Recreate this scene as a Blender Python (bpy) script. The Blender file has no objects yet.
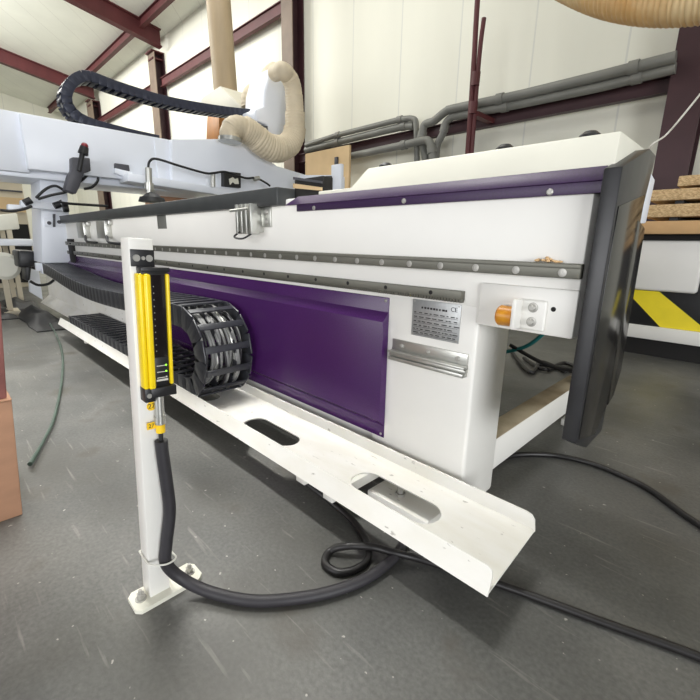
import bpy, bmesh, math, random
from mathutils import Vector, Matrix
random.seed(7)
S = bpy.context.scene
COL = S.collection

# ------------------------------------------------------------------ camera frame (solved from the vanishing points)
FPX = 416.0
_v1 = Vector((-432, -115, FPX)); _v2 = Vector((428, -99, FPX))
AX = (-_v1).normalized(); AY = (_v2 - _v2.dot(AX) * AX).normalized(); AZ = AX.cross(AY)
EYE = Vector((0, 0, 1.0))
def ray(px, py):
    d = Vector((px - 350, py - 350, FPX)); return Vector((AX.dot(d), AY.dot(d), AZ.dot(d)))
def onX(px, py, v): d = ray(px, py); return EYE + d * (v / d.x)
def onY(px, py, v): d = ray(px, py); return EYE + d * (v / d.y)
def onZ(px, py, v): d = ray(px, py); return EYE + d * ((v - 1.0) / d.z)
FWD = Vector((AX.z, AY.z, AZ.z))
def size(px, p): return px / FPX * (Vector(p) - EYE).dot(FWD)

# ------------------------------------------------------------------ materials
def lin(c):
    return tuple(((v / 255) / 12.92 if v <= 10 else (((v / 255) + .055) / 1.055) ** 2.4) for v in c)
MATS = {}
def mat(name, rgb, rough=.5, metal=0., var=.06, scale=6., bump=0., rgb2=None, stretch=(1, 1, 1), spec=.5, rvar=0., detail=5, spots=None):
    if name in MATS: return MATS[name]
    m = bpy.data.materials.new(name); m.use_nodes = True; nt = m.node_tree; n = nt.nodes; l = nt.links
    b = n['Principled BSDF']
    tc = n.new('ShaderNodeTexCoord'); mp = n.new('ShaderNodeMapping'); mp.inputs['Scale'].default_value = stretch
    l.new(tc.outputs['Object'], mp.inputs['Vector'])
    nz = n.new('ShaderNodeTexNoise'); nz.inputs['Scale'].default_value = scale; nz.inputs['Detail'].default_value = detail
    l.new(mp.outputs[0], nz.inputs['Vector'])
    r = n.new('ShaderNodeValToRGB'); c1 = lin(rgb)
    if rgb2: c2 = lin(rgb2); r.color_ramp.elements[0].position = .38; r.color_ramp.elements[1].position = .62
    else: c2 = tuple(min(1, v * (1 + var)) for v in c1); c1 = tuple(v * (1 - var) for v in c1); r.color_ramp.elements[0].position = .3; r.color_ramp.elements[1].position = .7
    r.color_ramp.elements[0].color = (*c1, 1); r.color_ramp.elements[1].color = (*c2, 1)
    l.new(nz.outputs['Fac'], r.inputs[0]); l.new(r.outputs[0], b.inputs['Base Color'])
    if spots:
        z2 = n.new('ShaderNodeTexNoise'); z2.inputs['Scale'].default_value = 34; z2.inputs['Detail'].default_value = 3; l.new(mp.outputs[0], z2.inputs['Vector'])
        r2 = n.new('ShaderNodeValToRGB'); r2.color_ramp.elements[0].position = .685; r2.color_ramp.elements[1].position = .735; r2.color_ramp.elements[1].color = (.6, .6, .6, 1); l.new(z2.outputs['Fac'], r2.inputs[0])
        mx = n.new('ShaderNodeMix'); mx.data_type = 'RGBA'; l.new(r2.outputs[0], mx.inputs[0]); l.new(r.outputs[0], mx.inputs[6]); mx.inputs[7].default_value = (*lin(spots), 1); l.new(mx.outputs[2], b.inputs['Base Color'])
    b.inputs['Roughness'].default_value = rough; b.inputs['Metallic'].default_value = metal
    b.inputs['Specular IOR Level'].default_value = spec
    if rvar:
        mr = n.new('ShaderNodeMapRange'); mr.inputs[3].default_value = rough - rvar; mr.inputs[4].default_value = rough + rvar
        l.new(nz.outputs['Fac'], mr.inputs[0]); l.new(mr.outputs[0], b.inputs['Roughness'])
    if bump:
        bp = n.new('ShaderNodeBump'); bp.inputs['Strength'].default_value = bump; bp.inputs['Distance'].default_value = .01
        l.new(nz.outputs['Fac'], bp.inputs['Height']); l.new(bp.outputs[0], b.inputs['Normal'])
    MATS[name] = m
    return m
WHITE = mat('white_paint', (232, 230, 224), .38, var=.02, scale=3)
GWHITE = mat('gantry_white_paint', (226, 230, 238), .35, var=.02, scale=2)
TRAYW = mat('tray_white_paint', (232, 230, 224), .42, scale=9, rgb2=(227, 224, 215), stretch=(.6, 2, 1), spots=(120, 112, 98))
DUSTY = mat('brown_dust', (132, 116, 90), .85, scale=3, rgb2=(186, 172, 146), detail=8)
PURPLE = mat('purple_paint', (62, 26, 80), .26, var=.18, scale=220, detail=2)
PURPLE2 = mat('purple_trim_paint', (54, 30, 70), .45, var=.18, scale=160, detail=2)
RAILM = mat('rail_steel', (104, 103, 94), .45, .4, var=.12, scale=14, stretch=(.5, 3, 3))
BOLTM = mat('bolt_steel', (172, 170, 164), .42, .45, var=.1, scale=30)
ALU = mat('aluminium', (190, 190, 184), .34, .8, var=.06, scale=12)
HOLE = mat('dark_hole', (22, 20, 19), .8)
SLAB = mat('phenolic_slab', (58, 60, 60), .42, var=.15, scale=8)
BARM = mat('blackened_bar', (40, 40, 42), .36, var=.22, scale=16, stretch=(1, 2, 1), spec=.5)
SIDEM = mat('dusty_black_plate', (30, 28, 27), .16, var=.4, scale=7)
BLACK = mat('black_plastic', (30, 30, 32), .42, var=.15, scale=20)
CHAINM = mat('chain_plastic', (44, 45, 50), .38, var=.12, scale=20)
CHAIN2 = mat('gantry_chain_plastic', (38, 42, 58), .4, var=.12, scale=20)
CABLE = mat('grey_cable', (128, 128, 126), .45, var=.1, scale=10)
RUBBER = mat('black_rubber', (42, 40, 44), .55, var=.12, scale=30)
RUBBER2 = mat('black_cable_rubber', (30, 28, 28), .42, var=.2, scale=20)
YEL = mat('yellow_paint', (246, 214, 16), .35, var=.04, scale=10)
YEL2 = mat('hazard_yellow', (240, 218, 40), .55, var=.04, scale=10)
TAGY = mat('yellow_tag', (244, 200, 30), .5, var=.05)
INK = mat('ink', (40, 38, 38), .6)
LENS = mat('lens_window', (28, 22, 24), .12, var=.1, scale=30)
ORANGE = mat('polyurethane', (206, 142, 34), .35, rgb2=(184, 116, 26), scale=25)
HOSE = mat('beige_hose', (208, 194, 168), .55, var=.08, scale=5)
HOSEO = mat('orange_hose', (216, 172, 112), .45, var=.12, scale=3, rgb2=(232, 206, 160))
DUCTM = mat('beige_duct', (156, 138, 110), .6, var=.1, scale=2, stretch=(4, 4, .6))
TANP = mat('tan_pipe', (176, 118, 58), .5, var=.1)
CREAM = mat('cream_sheet', (224, 222, 208), .5, var=.03)
REDST = mat('red_oxide_steel', (88, 40, 42), .55, var=.16, scale=3, stretch=(1, 1, .5))
REDFL = mat('lit_dusty_flange', (122, 106, 92), .6, var=.15, scale=3)  # paler than the web: lit side and dust both put into the colour
DARKST = mat('dark_steel', (60, 34, 39), .5, var=.15, scale=3)
PIPEM = mat('grey_conduit', (124, 124, 118), .45, var=.1, scale=3)
BLUEG = mat('conduit_bend', (128, 134, 142), .4, var=.1, scale=3)
CARD = mat('cardboard', (176, 134, 106), .75, var=.07, scale=8, stretch=(1, 1, 3))
CARDR = mat('red_brown_card', (134, 84, 78), .75, var=.2, scale=12)
CHIP = mat('chipboard', (170, 138, 96), .8, scale=55, rgb2=(214, 186, 142), stretch=(1, 1, 2.5))
MDF = mat('fibreboard', (196, 158, 112), .75, var=.05, scale=6)
PLY = mat('tan_board', (206, 178, 136), .7, var=.06, scale=4)
DKGREY = mat('dark_grey_paint', (70, 70, 76), .5, var=.12, scale=5)
BEIGEM = mat('beige_metal', (196, 186, 164), .55, var=.06, scale=2)
GREEN = mat('green_hose', (66, 82, 72), .45, var=.15, scale=9)
TEAL = mat('teal_cable', (30, 110, 108), .5)
CHIPS = mat('wood_chips', (206, 172, 128), .85, var=.2, scale=60)
PLATE = mat('etched_plate', (176, 178, 178), .4, .6, var=.08, scale=30, stretch=(4, 1, 1))
SHEET = mat('dark_sheet', (34, 34, 36), .6, var=.3, scale=5)
CLEAR = mat('nylon_tie', (214, 212, 204), .35)
REDK = mat('red_knob', (120, 22, 36), .4)
def emit(name, rgb, s):
    m = bpy.data.materials.new(name); m.use_nodes = True; b = m.node_tree.nodes['Principled BSDF']
    b.inputs['Base Color'].default_value = (*lin(rgb), 1); b.inputs['Emission Color'].default_value = (*lin(rgb), 1); b.inputs['Emission Strength'].default_value = s
    return m
LEDG = emit('green_led', (150, 255, 60), 1.6)

def floor_mat():
    m = bpy.data.materials.new('polished_concrete'); m.use_nodes = True; nt = m.node_tree; n = nt.nodes; l = nt.links; b = n['Principled BSDF']
    tc = n.new('ShaderNodeTexCoord')
    def noise(scale, detail, stretch=(1, 1, 1), rot=0):
        mp = n.new('ShaderNodeMapping'); mp.inputs['Scale'].default_value = stretch; mp.inputs['Rotation'].default_value[2] = rot
        l.new(tc.outputs['Object'], mp.inputs[0]); z = n.new('ShaderNodeTexNoise'); z.inputs['Scale'].default_value = scale; z.inputs['Detail'].default_value = detail
        l.new(mp.outputs[0], z.inputs['Vector']); return z.outputs['Fac']
    def ramp(fac, stops):
        r = n.new('ShaderNodeValToRGB'); e = r.color_ramp.elements
        while len(e) < len(stops): e.new(.5)
        for i, (p, c) in enumerate(stops): e[i].position = p; e[i].color = (*c, 1)
        l.new(fac, r.inputs[0]); return r.outputs[0]
    def mix(fac, a, c, mode='MIX'):
        x = n.new('ShaderNodeMix'); x.data_type = 'RGBA'; x.blend_type = mode
        if isinstance(fac, float): x.inputs[0].default_value = fac
        else: l.new(fac, x.inputs[0])
        l.new(a, x.inputs[6]) if not isinstance(a, tuple) else setattr(x.inputs[6], 'default_value', a)
        l.new(c, x.inputs[7]) if not isinstance(c, tuple) else setattr(x.inputs[7], 'default_value', c)
        return x.outputs[2]
    big = ramp(noise(1.6, 8), [(.28, lin((73, 73, 71))), (.5, lin((97, 97, 94))), (.72, lin((117, 116, 112)))])
    fine = ramp(noise(80, 6), [(.3, (.78, .78, .78)), (.7, (1.14, 1.14, 1.14))])
    c = mix(1.0, big, fine, 'MULTIPLY')
    stain = ramp(noise(3.2, 6), [(.60, (0, 0, 0)), (.72, (1, 1, 1))])
    stain2 = ramp(noise(1.1, 9), [(.52, (0, 0, 0)), (.66, (.6, .6, .6))]); c = mix(stain2, c, (*lin((80, 78, 72)), 1)); c = mix(stain, c, (*lin((82, 78, 71)), 1))
    scr = ramp(noise(3.0, 3, (1.0, 14, 1), .95), [(.64, (0, 0, 0)), (.74, (.4, .4, .4))])
    c = mix(scr, c, (*lin((160, 156, 150)), 1))
    sp = ramp(noise(38, 2), [(.72, (0, 0, 0)), (.75, (.8, .8, .8))])
    c = mix(sp, c, (*lin((180, 176, 168)), 1))
    l.new(c, b.inputs['Base Color'])
    mr = n.new('ShaderNodeMapRange'); mr.inputs[3].default_value = .2; mr.inputs[4].default_value = .52
    l.new(noise(2.6, 5), mr.inputs[0]); l.new(mr.outputs[0], b.inputs['Roughness'])
    bp = n.new('ShaderNodeBump'); bp.inputs['Strength'].default_value = .08; bp.inputs['Distance'].default_value = .01
    l.new(noise(60, 4), bp.inputs['Height']); l.new(bp.outputs[0], b.inputs['Normal'])
    return m

# ------------------------------------------------------------------ mesh builder
class MB:
    def __init__(self): self.bm = bmesh.new()
    def _merge(self, t):
        bmesh.ops.recalc_face_normals(t, faces=t.faces)
        me = bpy.data.meshes.new('tmp'); t.to_mesh(me); t.free(); self.bm.from_mesh(me); bpy.data.meshes.remove(me); return self
    def hull8(self, a, b, bev=0., seg=2):
        """a: four bottom corners, b: four top corners"""
        t = bmesh.new(); va = [t.verts.new(v) for v in a]; vb = [t.verts.new(v) for v in b]; k = len(a)
        t.faces.new(va[::-1]); t.faces.new(vb)
        for i in range(k): t.faces.new((va[i], va[(i + 1) % k], vb[(i + 1) % k], vb[i]))
        bmesh.ops.recalc_face_normals(t, faces=t.faces)
        if bev: bmesh.ops.bevel(t, geom=list(t.edges), offset=bev, segments=seg, affect='EDGES', profile=.5, clamp_overlap=True)
        return self._merge(t)
    def box(self, x0, x1, y0, y1, z0, z1, bev=0., seg=2, M=None):
        c = [Vector(v) for v in ((x0, y0, z0), (x1, y0, z0), (x1, y1, z0), (x0, y1, z0))]
        d = [Vector((v.x, v.y, z1)) for v in c]
        if M: c = [M @ v for v in c]; d = [M @ v for v in d]
        return self.hull8(c, d, bev, seg)
    def prism(self, poly, vec, bev=0., seg=2):
        vec = Vector(vec); return self.hull8([Vector(p) for p in poly], [Vector(p) + vec for p in poly], bev, seg)
    def beam(self, p, q, w, h, up=(0, 0, 1), bev=0.):
        p = Vector(p); q = Vector(q); t = (q - p).normalized(); s = t.cross(Vector(up)).normalized(); u = s.cross(t)
        c = [p + s * w / 2 * i + u * h / 2 * j for i, j in ((-1, -1), (1, -1), (1, 1), (-1, 1))]
        return self.prism(c, q - p, bev)
    def cyl(self, p, q, r, r2=None, n=20, bev=0.):
        p = Vector(p); q = Vector(q); t = (q - p).normalized(); s = t.orthogonal().normalized(); u = t.cross(s); r2 = r if r2 is None else r2
        a = [p + (s * math.cos(k * math.tau / n) + u * math.sin(k * math.tau / n)) * r for k in range(n)]
        b = [q + (s * math.cos(k * math.tau / n) + u * math.sin(k * math.tau / n)) * r2 for k in range(n)]
        return self.hull8(a, b)
    def tube(self, pts, r, n=14, sub=8, ribs=0., pitch=.03, smooth=True):
        P = [Vector(p) for p in pts]
        if smooth and len(P) > 2: P = catmull(P, sub)
        if ribs:
            P = resample(P, pitch / 4)
        T = [(P[min(i + 1, len(P) - 1)] - P[max(i - 1, 0)]).normalized() for i in range(len(P))]
        s = T[0].orthogonal().normalized(); t = bmesh.new(); rings = []
        for i, p in enumerate(P):
            s = (s - T[i] * s.dot(T[i])).normalized(); u = T[i].cross(s)
            rr = r[min(int(i / max(1, len(P) - 1) * (len(r) - 1) + .5), len(r) - 1)] if isinstance(r, (list, tuple)) else r
            if ribs: rr = rr * (1 + ribs * (0, .7, 1, .7)[i % 4])
            rings.append([t.verts.new(p + (s * math.cos(k * math.tau / n) + u * math.sin(k * math.tau / n)) * rr) for k in range(n)])
        for a, b in zip(rings, rings[1:]):
            for k in range(n): t.faces.new((a[k], a[(k + 1) % n], b[(k + 1) % n], b[k]))
        t.faces.new(rings[0][::-1]); t.faces.new(rings[-1])
        return self._merge(t)
    def ball(self, c, r, sc=(1, 1, 1), sub=2):
        t = bmesh.new(); bmesh.ops.create_icosphere(t, subdivisions=sub, radius=r)
        for v in t.verts: v.co = Vector((v.co.x * sc[0], v.co.y * sc[1], v.co.z * sc[2])) + Vector(c)
        return self._merge(t)
    def xf(self, M):
        self.bm.transform(M); return self
    def mesh(self, name, m, angle=35):
        me = bpy.data.meshes.new(name); self.bm.to_mesh(me); self.bm.free(); me.materials.append(m)
        for p in me.polygons: p.use_smooth = True
        me.set_sharp_from_angle(angle=math.radians(angle)); return me
def catmull(P, sub):
    out = []
    for i in range(len(P) - 1):
        p0 = P[max(i - 1, 0)]; p1 = P[i]; p2 = P[i + 1]; p3 = P[min(i + 2, len(P) - 1)]
        for k in range(sub):
            t = k / sub
            out.append(.5 * ((2 * p1) + (p2 - p0) * t + (2 * p0 - 5 * p1 + 4 * p2 - p3) * t * t + (3 * p1 - p0 - 3 * p2 + p3) * t ** 3))
    out.append(P[-1]); return out
def resample(P, step):
    out = [P[0]]; acc = 0
    for a, b in zip(P, P[1:]):
        L = (b - a).length; d = step - acc
        while d <= L: out.append(a + (b - a) * (d / L)); d += step
        acc = L - (d - step)
    return out

BASE = {}
def root_of(o):
    while o.parent: o = o.parent
    return o
def thing(name, loc, label, cat, group=None):
    o = bpy.data.objects.new(name, None); COL.objects.link(o); o.location = loc; o.empty_display_size = .1
    o['label'] = label; o['category'] = cat; BASE[o.name] = Vector(loc)
    if group: o['group'] = group
    return o
def part(name, mb, m, parent, label=None, angle=35):
    """geometry given in world coordinates, stored relative to the thing's base"""
    r = root_of(parent); mb.xf(Matrix.Translation(-BASE[r.name])); o = bpy.data.objects.new(name, mb.mesh(name, m, angle)); COL.objects.link(o); o.parent = parent
    if label: o['label'] = label
    return o
def solo(name, mb, m, label, cat, base=None, group=None, kind=None, angle=35):
    if base is None:
        mb.bm.verts.ensure_lookup_table(); vs = [v.co for v in mb.bm.verts]
        base = Vector((sum(v.x for v in vs) / len(vs), sum(v.y for v in vs) / len(vs), min(v.z for v in vs)))
    base = Vector(base); mb.xf(Matrix.Translation(-base)); o = bpy.data.objects.new(name, mb.mesh(name, m, angle)); COL.objects.link(o); o.location = base
    o['label'] = label; o['category'] = cat; BASE[o.name] = base
    if group: o['group'] = group
    if kind: o['kind'] = kind
    return o
def struct(name, mb, m):
    o = bpy.data.objects.new(name, mb.mesh(name, m)); COL.objects.link(o); o['kind'] = 'structure'; return o
def text_mesh(s, h, depth=.0006):
    """upright lettering in the local XZ plane facing -Y, as a mesh builder"""
    c = bpy.data.curves.new('t', 'FONT'); c.body = s; c.size = h; c.align_x = 'CENTER'; c.align_y = 'CENTER'; c.extrude = depth; c.resolution_u = 3
    o = bpy.data.objects.new('t', c); COL.objects.link(o); dg = bpy.context.evaluated_depsgraph_get()
    me = bpy.data.meshes.new_from_object(o.evaluated_get(dg)); b = MB(); b.bm.from_mesh(me); bpy.data.objects.remove(o); bpy.data.curves.remove(c); bpy.data.meshes.remove(me)
    b.xf(Matrix.Rotation(math.pi / 2, 4, 'X')); return b
def plate_with_holes(outer, holes, z, th):
    """flat sheet in XY with holes, via a filled 2-D curve"""
    c = bpy.data.curves.new('p', 'CURVE'); c.dimensions = '2D'; c.fill_mode = 'BOTH'; c.extrude = th / 2
    for poly in [outer] + holes:
        s = c.splines.new('POLY'); s.points.add(len(poly) - 1); s.use_cyclic_u = True
        for p, q in zip(s.points, poly): p.co = (q[0], q[1], 0, 1)
    o = bpy.data.objects.new('p', c); COL.objects.link(o); dg = bpy.context.evaluated_depsgraph_get()
    me = bpy.data.meshes.new_from_object(o.evaluated_get(dg)); b = MB(); b.bm.from_mesh(me); bpy.data.objects.remove(o); bpy.data.curves.remove(c); bpy.data.meshes.remove(me)
    b.xf(Matrix.Translation((0, 0, z + th / 2))); return b
def stadium(x0, x1, y0, y1, n=10):
    r = (y1 - y0) / 2; c = (y0 + y1) / 2; out = []
    for k in range(n + 1): a = -math.pi / 2 + math.pi * k / n; out.append((x1 - r + r * math.cos(a), c + r * math.sin(a)))
    for k in range(n + 1): a = math.pi / 2 + math.pi * k / n; out.append((x0 + r + r * math.cos(a), c + r * math.sin(a)))
    return out
def bolt(parent, x, y, z, r, m=BOLTM, name='bolt', d=.008):
    """button-head bolt on a face that looks towards -Y"""
    b = MB().cyl((x, y, z), (x, y - d * .6, z), r, n=16).cyl((x, y - d * .6, z), (x, y - d, z), r, r * .72, n=16).cyl((x, y - d, z), (x, y - d - .0008, z), r * .4, n=6)
    return part(name, b, m, parent)

# ================================================================== THE HALL
fl = MB().box(-27, 8, -12, 6.5, -.1, 0); struct('floor', fl, floor_mat())
def wall_mat(name, base, seam):
    m = mat(name, base, .6, var=.035, scale=1.2, stretch=(1, 1, .15)); nt = m.node_tree; n = nt.nodes; l = nt.links
    w = n.new('ShaderNodeTexBrick'); w.inputs['Scale'].default_value = 1.0; w.inputs['Mortar Size'].default_value = .012
    w.inputs['Brick Width'].default_value = 1.15; w.inputs['Row Height'].default_value = 40; w.offset = 0
    tc = n.new('ShaderNodeTexCoord'); sx = n.new('ShaderNodeSeparateXYZ'); cx = n.new('ShaderNodeCombineXYZ'); ad = n.new('ShaderNodeMath')
    l.new(tc.outputs['Object'], sx.inputs[0]); l.new(sx.outputs[0], ad.inputs[0]); l.new(sx.outputs[1], ad.inputs[1]); l.new(ad.outputs[0], cx.inputs[0])
    cx.inputs[1].default_value = 20.3; l.new(cx.outputs[0], w.inputs['Vector'])
    mx = n.new('ShaderNodeMix'); mx.data_type = 'RGBA'; b = n['Principled BSDF']; src = b.inputs['Base Color'].links[0].from_socket
    l.new(w.outputs['Fac'], mx.inputs[0]); l.new(src, mx.inputs[6]); mx.inputs[7].default_value = (*lin(seam), 1); l.new(mx.outputs[2], b.inputs['Base Color'])
    return m
WALLM = wall_mat('cream_wall_panel', (230, 229, 215), (214, 214, 204))
struct('wall_back', MB().box(-27, 8, 6.3, 6.5, 0, 7.3), WALLM)
struct('wall_left', MB().box(-27, -26.8, -12, 6.3, 0, 9.5), WALLM)
RY0, RZ0, RSL = 6.3, 7.02, .175
def roof_z(y): return RZ0 + RSL * (RY0 - y)
roof = MB().prism([(-27, 6.5, roof_z(6.5)), (-27, -3, roof_z(-3)), (-27, -3, roof_z(-3) + .12), (-27, 6.5, roof_z(6.5) + .12)], (35, 0, 0))
struct('ceiling', roof, wall_mat('roof_panel', (240, 241, 230), (222, 222, 212)))

def column(x, label, z1=6.55):
    t = thing('steel_column', (x, 6.12, 0), label, 'column', None)
    w = {-7.9: .36, -14.8: .5, -21.6: .8}.get(x, .32)
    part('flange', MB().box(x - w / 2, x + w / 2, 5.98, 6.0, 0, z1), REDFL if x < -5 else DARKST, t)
    part('flange', MB().box(x - w / 2, x + w / 2, 6.26, 6.28, 0, z1), DARKST, t)
    part('web', MB().box(x - .012, x + .012, 6.0, 6.26, 0, z1), DARKST, t)
    if z1 < 6.6: part('cap_plate', MB().box(x - .24, x + .24, 5.9, 6.29, z1, z1 + .04).box(x - .19, x + .19, 5.95, 6.29, z1 - .18, z1 - .14), REDST, t)
    return t
column(-1.0, 'dark red steel column on the right behind the stacked boards', 6.55)
column(-7.9, 'steel column rising behind the looped beige hose', 6.55)
column(-14.8, 'steel column standing under the nearer red rafter', 6.55)
column(-21.6, 'farthest thin steel column seen inside the cable chain loop', 6.55)
def rafter(x, label):
    t = thing('roof_rafter', (x, 6, 6.6), label, 'rafter', None)
    def seg(lo, hi, w):
        y0, y1 = 6.1, -3
        return MB().prism([(x - w / 2, y0, roof_z(y0) - hi), (x - w / 2, y1, roof_z(y1) - hi), (x - w / 2, y1, roof_z(y1) - lo), (x - w / 2, y0, roof_z(y0) - lo)], (w, 0, 0))
    part('web', seg(.03, .45, .03), REDST, t); part('flange', seg(.44, .47, .24), REDST, t); part('flange', seg(.0, .03, .24), REDST, t)
rafter(-14.3, 'dark red steel rafter nearer the camera'); rafter(-21.2, 'dark red steel rafter farther away at the left edge')
def rail_beam(name, p, q, w, h, m, label, cat, group=None):
    b = MB().beam(p, q, w, h); b.beam(Vector(p) + Vector((0, -w * .6, h * .46)), Vector(q) + Vector((0, -w * .6, h * .46)), w * 1.2, h * .07).beam(Vector(p) + Vector((0, -w * .6, -h * .46)), Vector(q) + Vector((0, -w * .6, -h * .46)), w * 1.2, h * .07)
    return solo(name, b, m, label, cat, group=group)
y = 5.55
rail_beam('roof_purlin', (-26.5, y, roof_z(y) - .14), (-14.44, y, roof_z(y) - .14), .08, .24, REDST, 'dark red purlin under the roof between the rafters and far wall', 'purlin')
rail_beam('roof_purlin', (-14.16, y, roof_z(y) - .14), (7, y, roof_z(y) - .14), .08, .24, REDST, 'dark red purlin under the roof, right of the nearer rafter', 'purlin')
rail_beam('wall_girt', (-21.15, 6.16, 5.72), (-15.08, 6.16, 5.72), .06, .24, REDST, 'red brown wall girt between the two far columns', 'girt')
rail_beam('wall_girt', (-14.52, 6.16, 5.72), (-8.1, 6.16, 5.72), .06, .24, REDST, 'red brown wall girt high behind the vertical duct', 'girt')
rail_beam('wall_girt', (-7.7, 6.15, 2.75), (-1.18, 6.15, 2.755), .06, .17, DARKST, 'dark girt running under the grey pipes on the right wall', 'girt')

# grey pipes on the wall
def wpx(pts, Y=5.9): return [onY(a, b, Y) for a, b in pts]
def pipe(pts, r, label, m=PIPEM, joints=(), Y=5.9):
    P = wpx(pts, Y)
    if pts[-1][1] >= 158: P.append(Vector((P[-1].x, P[-1].y, .05)))
    t = thing('wall_pipe', P[0], label, 'pipe', 'grey pipes along the back wall')
    Q = []
    for i, p in enumerate(P):   # tight elbows: add points close to every corner
        if 0 < i < len(P) - 1:
            a = (P[i - 1] - p); c = (P[i + 1] - p); k = min(.14, a.length * .4, c.length * .4); Q += [p + a.normalized() * k, p + (a.normalized() + c.normalized()) * k * .22, p + c.normalized() * k]
        else: Q.append(p)
    part('pipe', MB().tube(Q, r, n=14, sub=4), m, t)
    for a, b in joints:
        c = onY(a, b, Y); j = min(range(len(P) - 1), key=lambda i: (P[i] + (P[i + 1] - P[i]) * max(0, min(1, (c - P[i]).dot(P[i + 1] - P[i]) / (P[i + 1] - P[i]).length_squared)) - c).length)
        d = (P[j + 1] - P[j]).normalized(); c = P[j] + d * (c - P[j]).dot(d)
        part('coupling', MB().cyl(c - d * .05, c + d * .05, r * 1.22, n=16), m, t)
pipe([(676, 57), (600, 76), (520, 95), (447, 110), (433, 122), (424, 124), (421, 140), (426, 158)], .06, 'upper grey pipe on the right wall bending down at its left end', joints=((634, 67), (500, 100), (423, 135)))
pipe([(676, 68), (600, 87), (520, 104), (452, 117), (446, 122), (443, 134), (437, 144), (436, 160)], .055, 'second grey pipe on the right wall just above the dark girt', joints=((637, 77), (505, 107), (443, 128)), Y=5.95)
pipe([(306, 145), (338, 135), (402, 119), (416, 118), (417, 160)], .045, 'uppermost grey pipe left of the bend cluster', joints=((338, 135), (400, 119)), Y=5.95)
pipe([(306, 150), (338, 142), (404, 126), (414, 126)], .06, 'second grey pipe left of the bend cluster', joints=((338, 142), (404, 126)), Y=6.0)
pipe([(347, 157), (404, 145), (430, 139), (433, 160)], .06, 'lowest grey pipe left of the bend cluster, under the girt', joints=((404, 145), (432, 150)), Y=5.8)
# red drop bracket on the wall
dt = thing('drop_hanger', onY(468, 155, 5.6) * 1.0, 'pair of thin dark red rods hanging down past the grey pipes', 'rod')
part('rod', MB().tube([onY(478, -8, 5.6) + Vector((-.05, 0, 3.0)), onY(478, -8, 5.6), onY(474, 60, 5.6), onY(467, 162, 5.6), onY(467, 162, 5.6) + Vector((.02, 0, -1.2))], .035, n=10), REDST, dt)
part('rod', MB().tube([onY(484, 18, 5.62), onY(479, 60, 5.62), onY(471, 162, 5.62), onY(471, 162, 5.62) + Vector((.02, 0, -1.2))], .03, n=10), REDST, dt)
part('coupling', MB().cyl(onY(476.5, 72, 5.6), onY(475, 86, 5.6), .055), REDST, dt)
part('coupling', MB().cyl(onY(474, 102, 5.6), onY(472.5, 114, 5.6), .055), REDST, dt)
part('clamp', MB().box(-3.31, -3.21, 5.62, 6.1, 2.70, 2.76), REDST, dt)
solo('wall_wire', MB().tube([onY(640, 161, 4.9) + Vector((-.1, 1.3, -.2)), onY(648, 153, 4.9), onY(668, 133, 4.9), onY(702, 92, 4.9), onY(702, 92, 4.9) + Vector((.9, .3, 1.6))], .008, n=6), CLEAR, 'thin pale wire strung in front of the right hand column', 'wire')
# orange hose, top right
hp = [Vector((-2.1, 3.0, 7.5)), Vector((-2.1, 3.0, 5.5)), Vector((-2.0, 3.0, 3.9)), Vector((-1.65, 3.0, 3.1)), Vector((-1.2, 3.0, 2.73)), Vector((-.85, 3.0, 2.49)), Vector((-.5, 3.0, 2.365)), Vector((-.1, 3.0, 2.35)), Vector((.4, 3.0, 2.45)), Vector((1.6, 3.0, 2.9)), Vector((3.0, 3.0, 3.6))]
solo('extraction_hose', MB().tube(hp, .235, n=28, ribs=.03, pitch=.024), HOSEO, 'large orange ribbed hose hanging across the top right corner', 'hose')

# ================================================================== THE ROUTER BED
bed = thing('router_bed', (-3.4, 1.9, 0), 'long white machine bed with purple panels, steel rail and black table top', 'machine')
part('beam', MB().box(-6.9, -.36, 1.25, 1.52, .748, 1.195, .008).box(-.648, -.358, 1.241, 1.26, .750, .886, .006), WHITE, bed)
part('bed_frame', MB().box(-6.9, -.70, 1.52, 3.1, .76, 1.16, .01), WHITE, bed)  # near end extended out of view to deepen the shadow below
part('skirt_panel', MB().box(-6.7, -1.0, 1.266, 1.29, .155, .76, .004), WHITE, bed)
for x0, x1, y0, y1 in ((-1.10, -.648, 1.249, 1.50), (-.69, -.62, 2.47, 2.62), (-6.7, -6.25, 1.30, 1.52), (-3.9, -3.5, 2.75, 3.0)):
    part('leg', MB().box(x0, x1, y0, y1, .03, .815 if y0 < 1.3 else .765, .014, 3), WHITE, bed)
part('crossbeam', MB().box(-.745, -.65, 1.48, 2.65, .115, .252, .008), WHITE, bed)
part('dust_layer', MB().box(-.744, -.652, 1.49, 2.63, .2515, .2535, .001), DUSTY, bed, 'brown dust lying on the crossbeam')
f = part('foot', MB().box(-.955, -.675, 1.075, 1.30, 0, .07, .006), TRAYW, bed)
part('anchor_bolt', MB().cyl((-.845, 1.142, .07), (-.845, 1.142, .115), .012).cyl((-.845, 1.142, .07), (-.845, 1.142, .08), .02, n=6), BOLTM, f)
part('foot', MB().box(-.70, -.61, 2.45, 2.66, 0, .04, .006), TRAYW, bed)
# table
part('table_top', MB().box(-6.35, -1.68, 1.2, 3.15, 1.165, 1.245, .006), SLAB, bed, 'thick black table slab')
es = part('end_stop', MB().box(-1.678, -1.473, 1.3, 1.36, 1.196, 1.285, .004), HOLE, bed)
part('wood_strip', MB().prism([(-1.677, 1.298, 1.247), (-1.474, 1.298, 1.222), (-1.474, 1.298, 1.236), (-1.677, 1.298, 1.268)], (0, -.006, 0)), PLY, es)
part('edge_strip', MB().prism([(-1.677, 1.298, 1.285), (-1.474, 1.298, 1.252), (-1.474, 1.298, 1.262), (-1.677, 1.298, 1.297)], (0, -.006, 0)), DKGREY, es)
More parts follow.
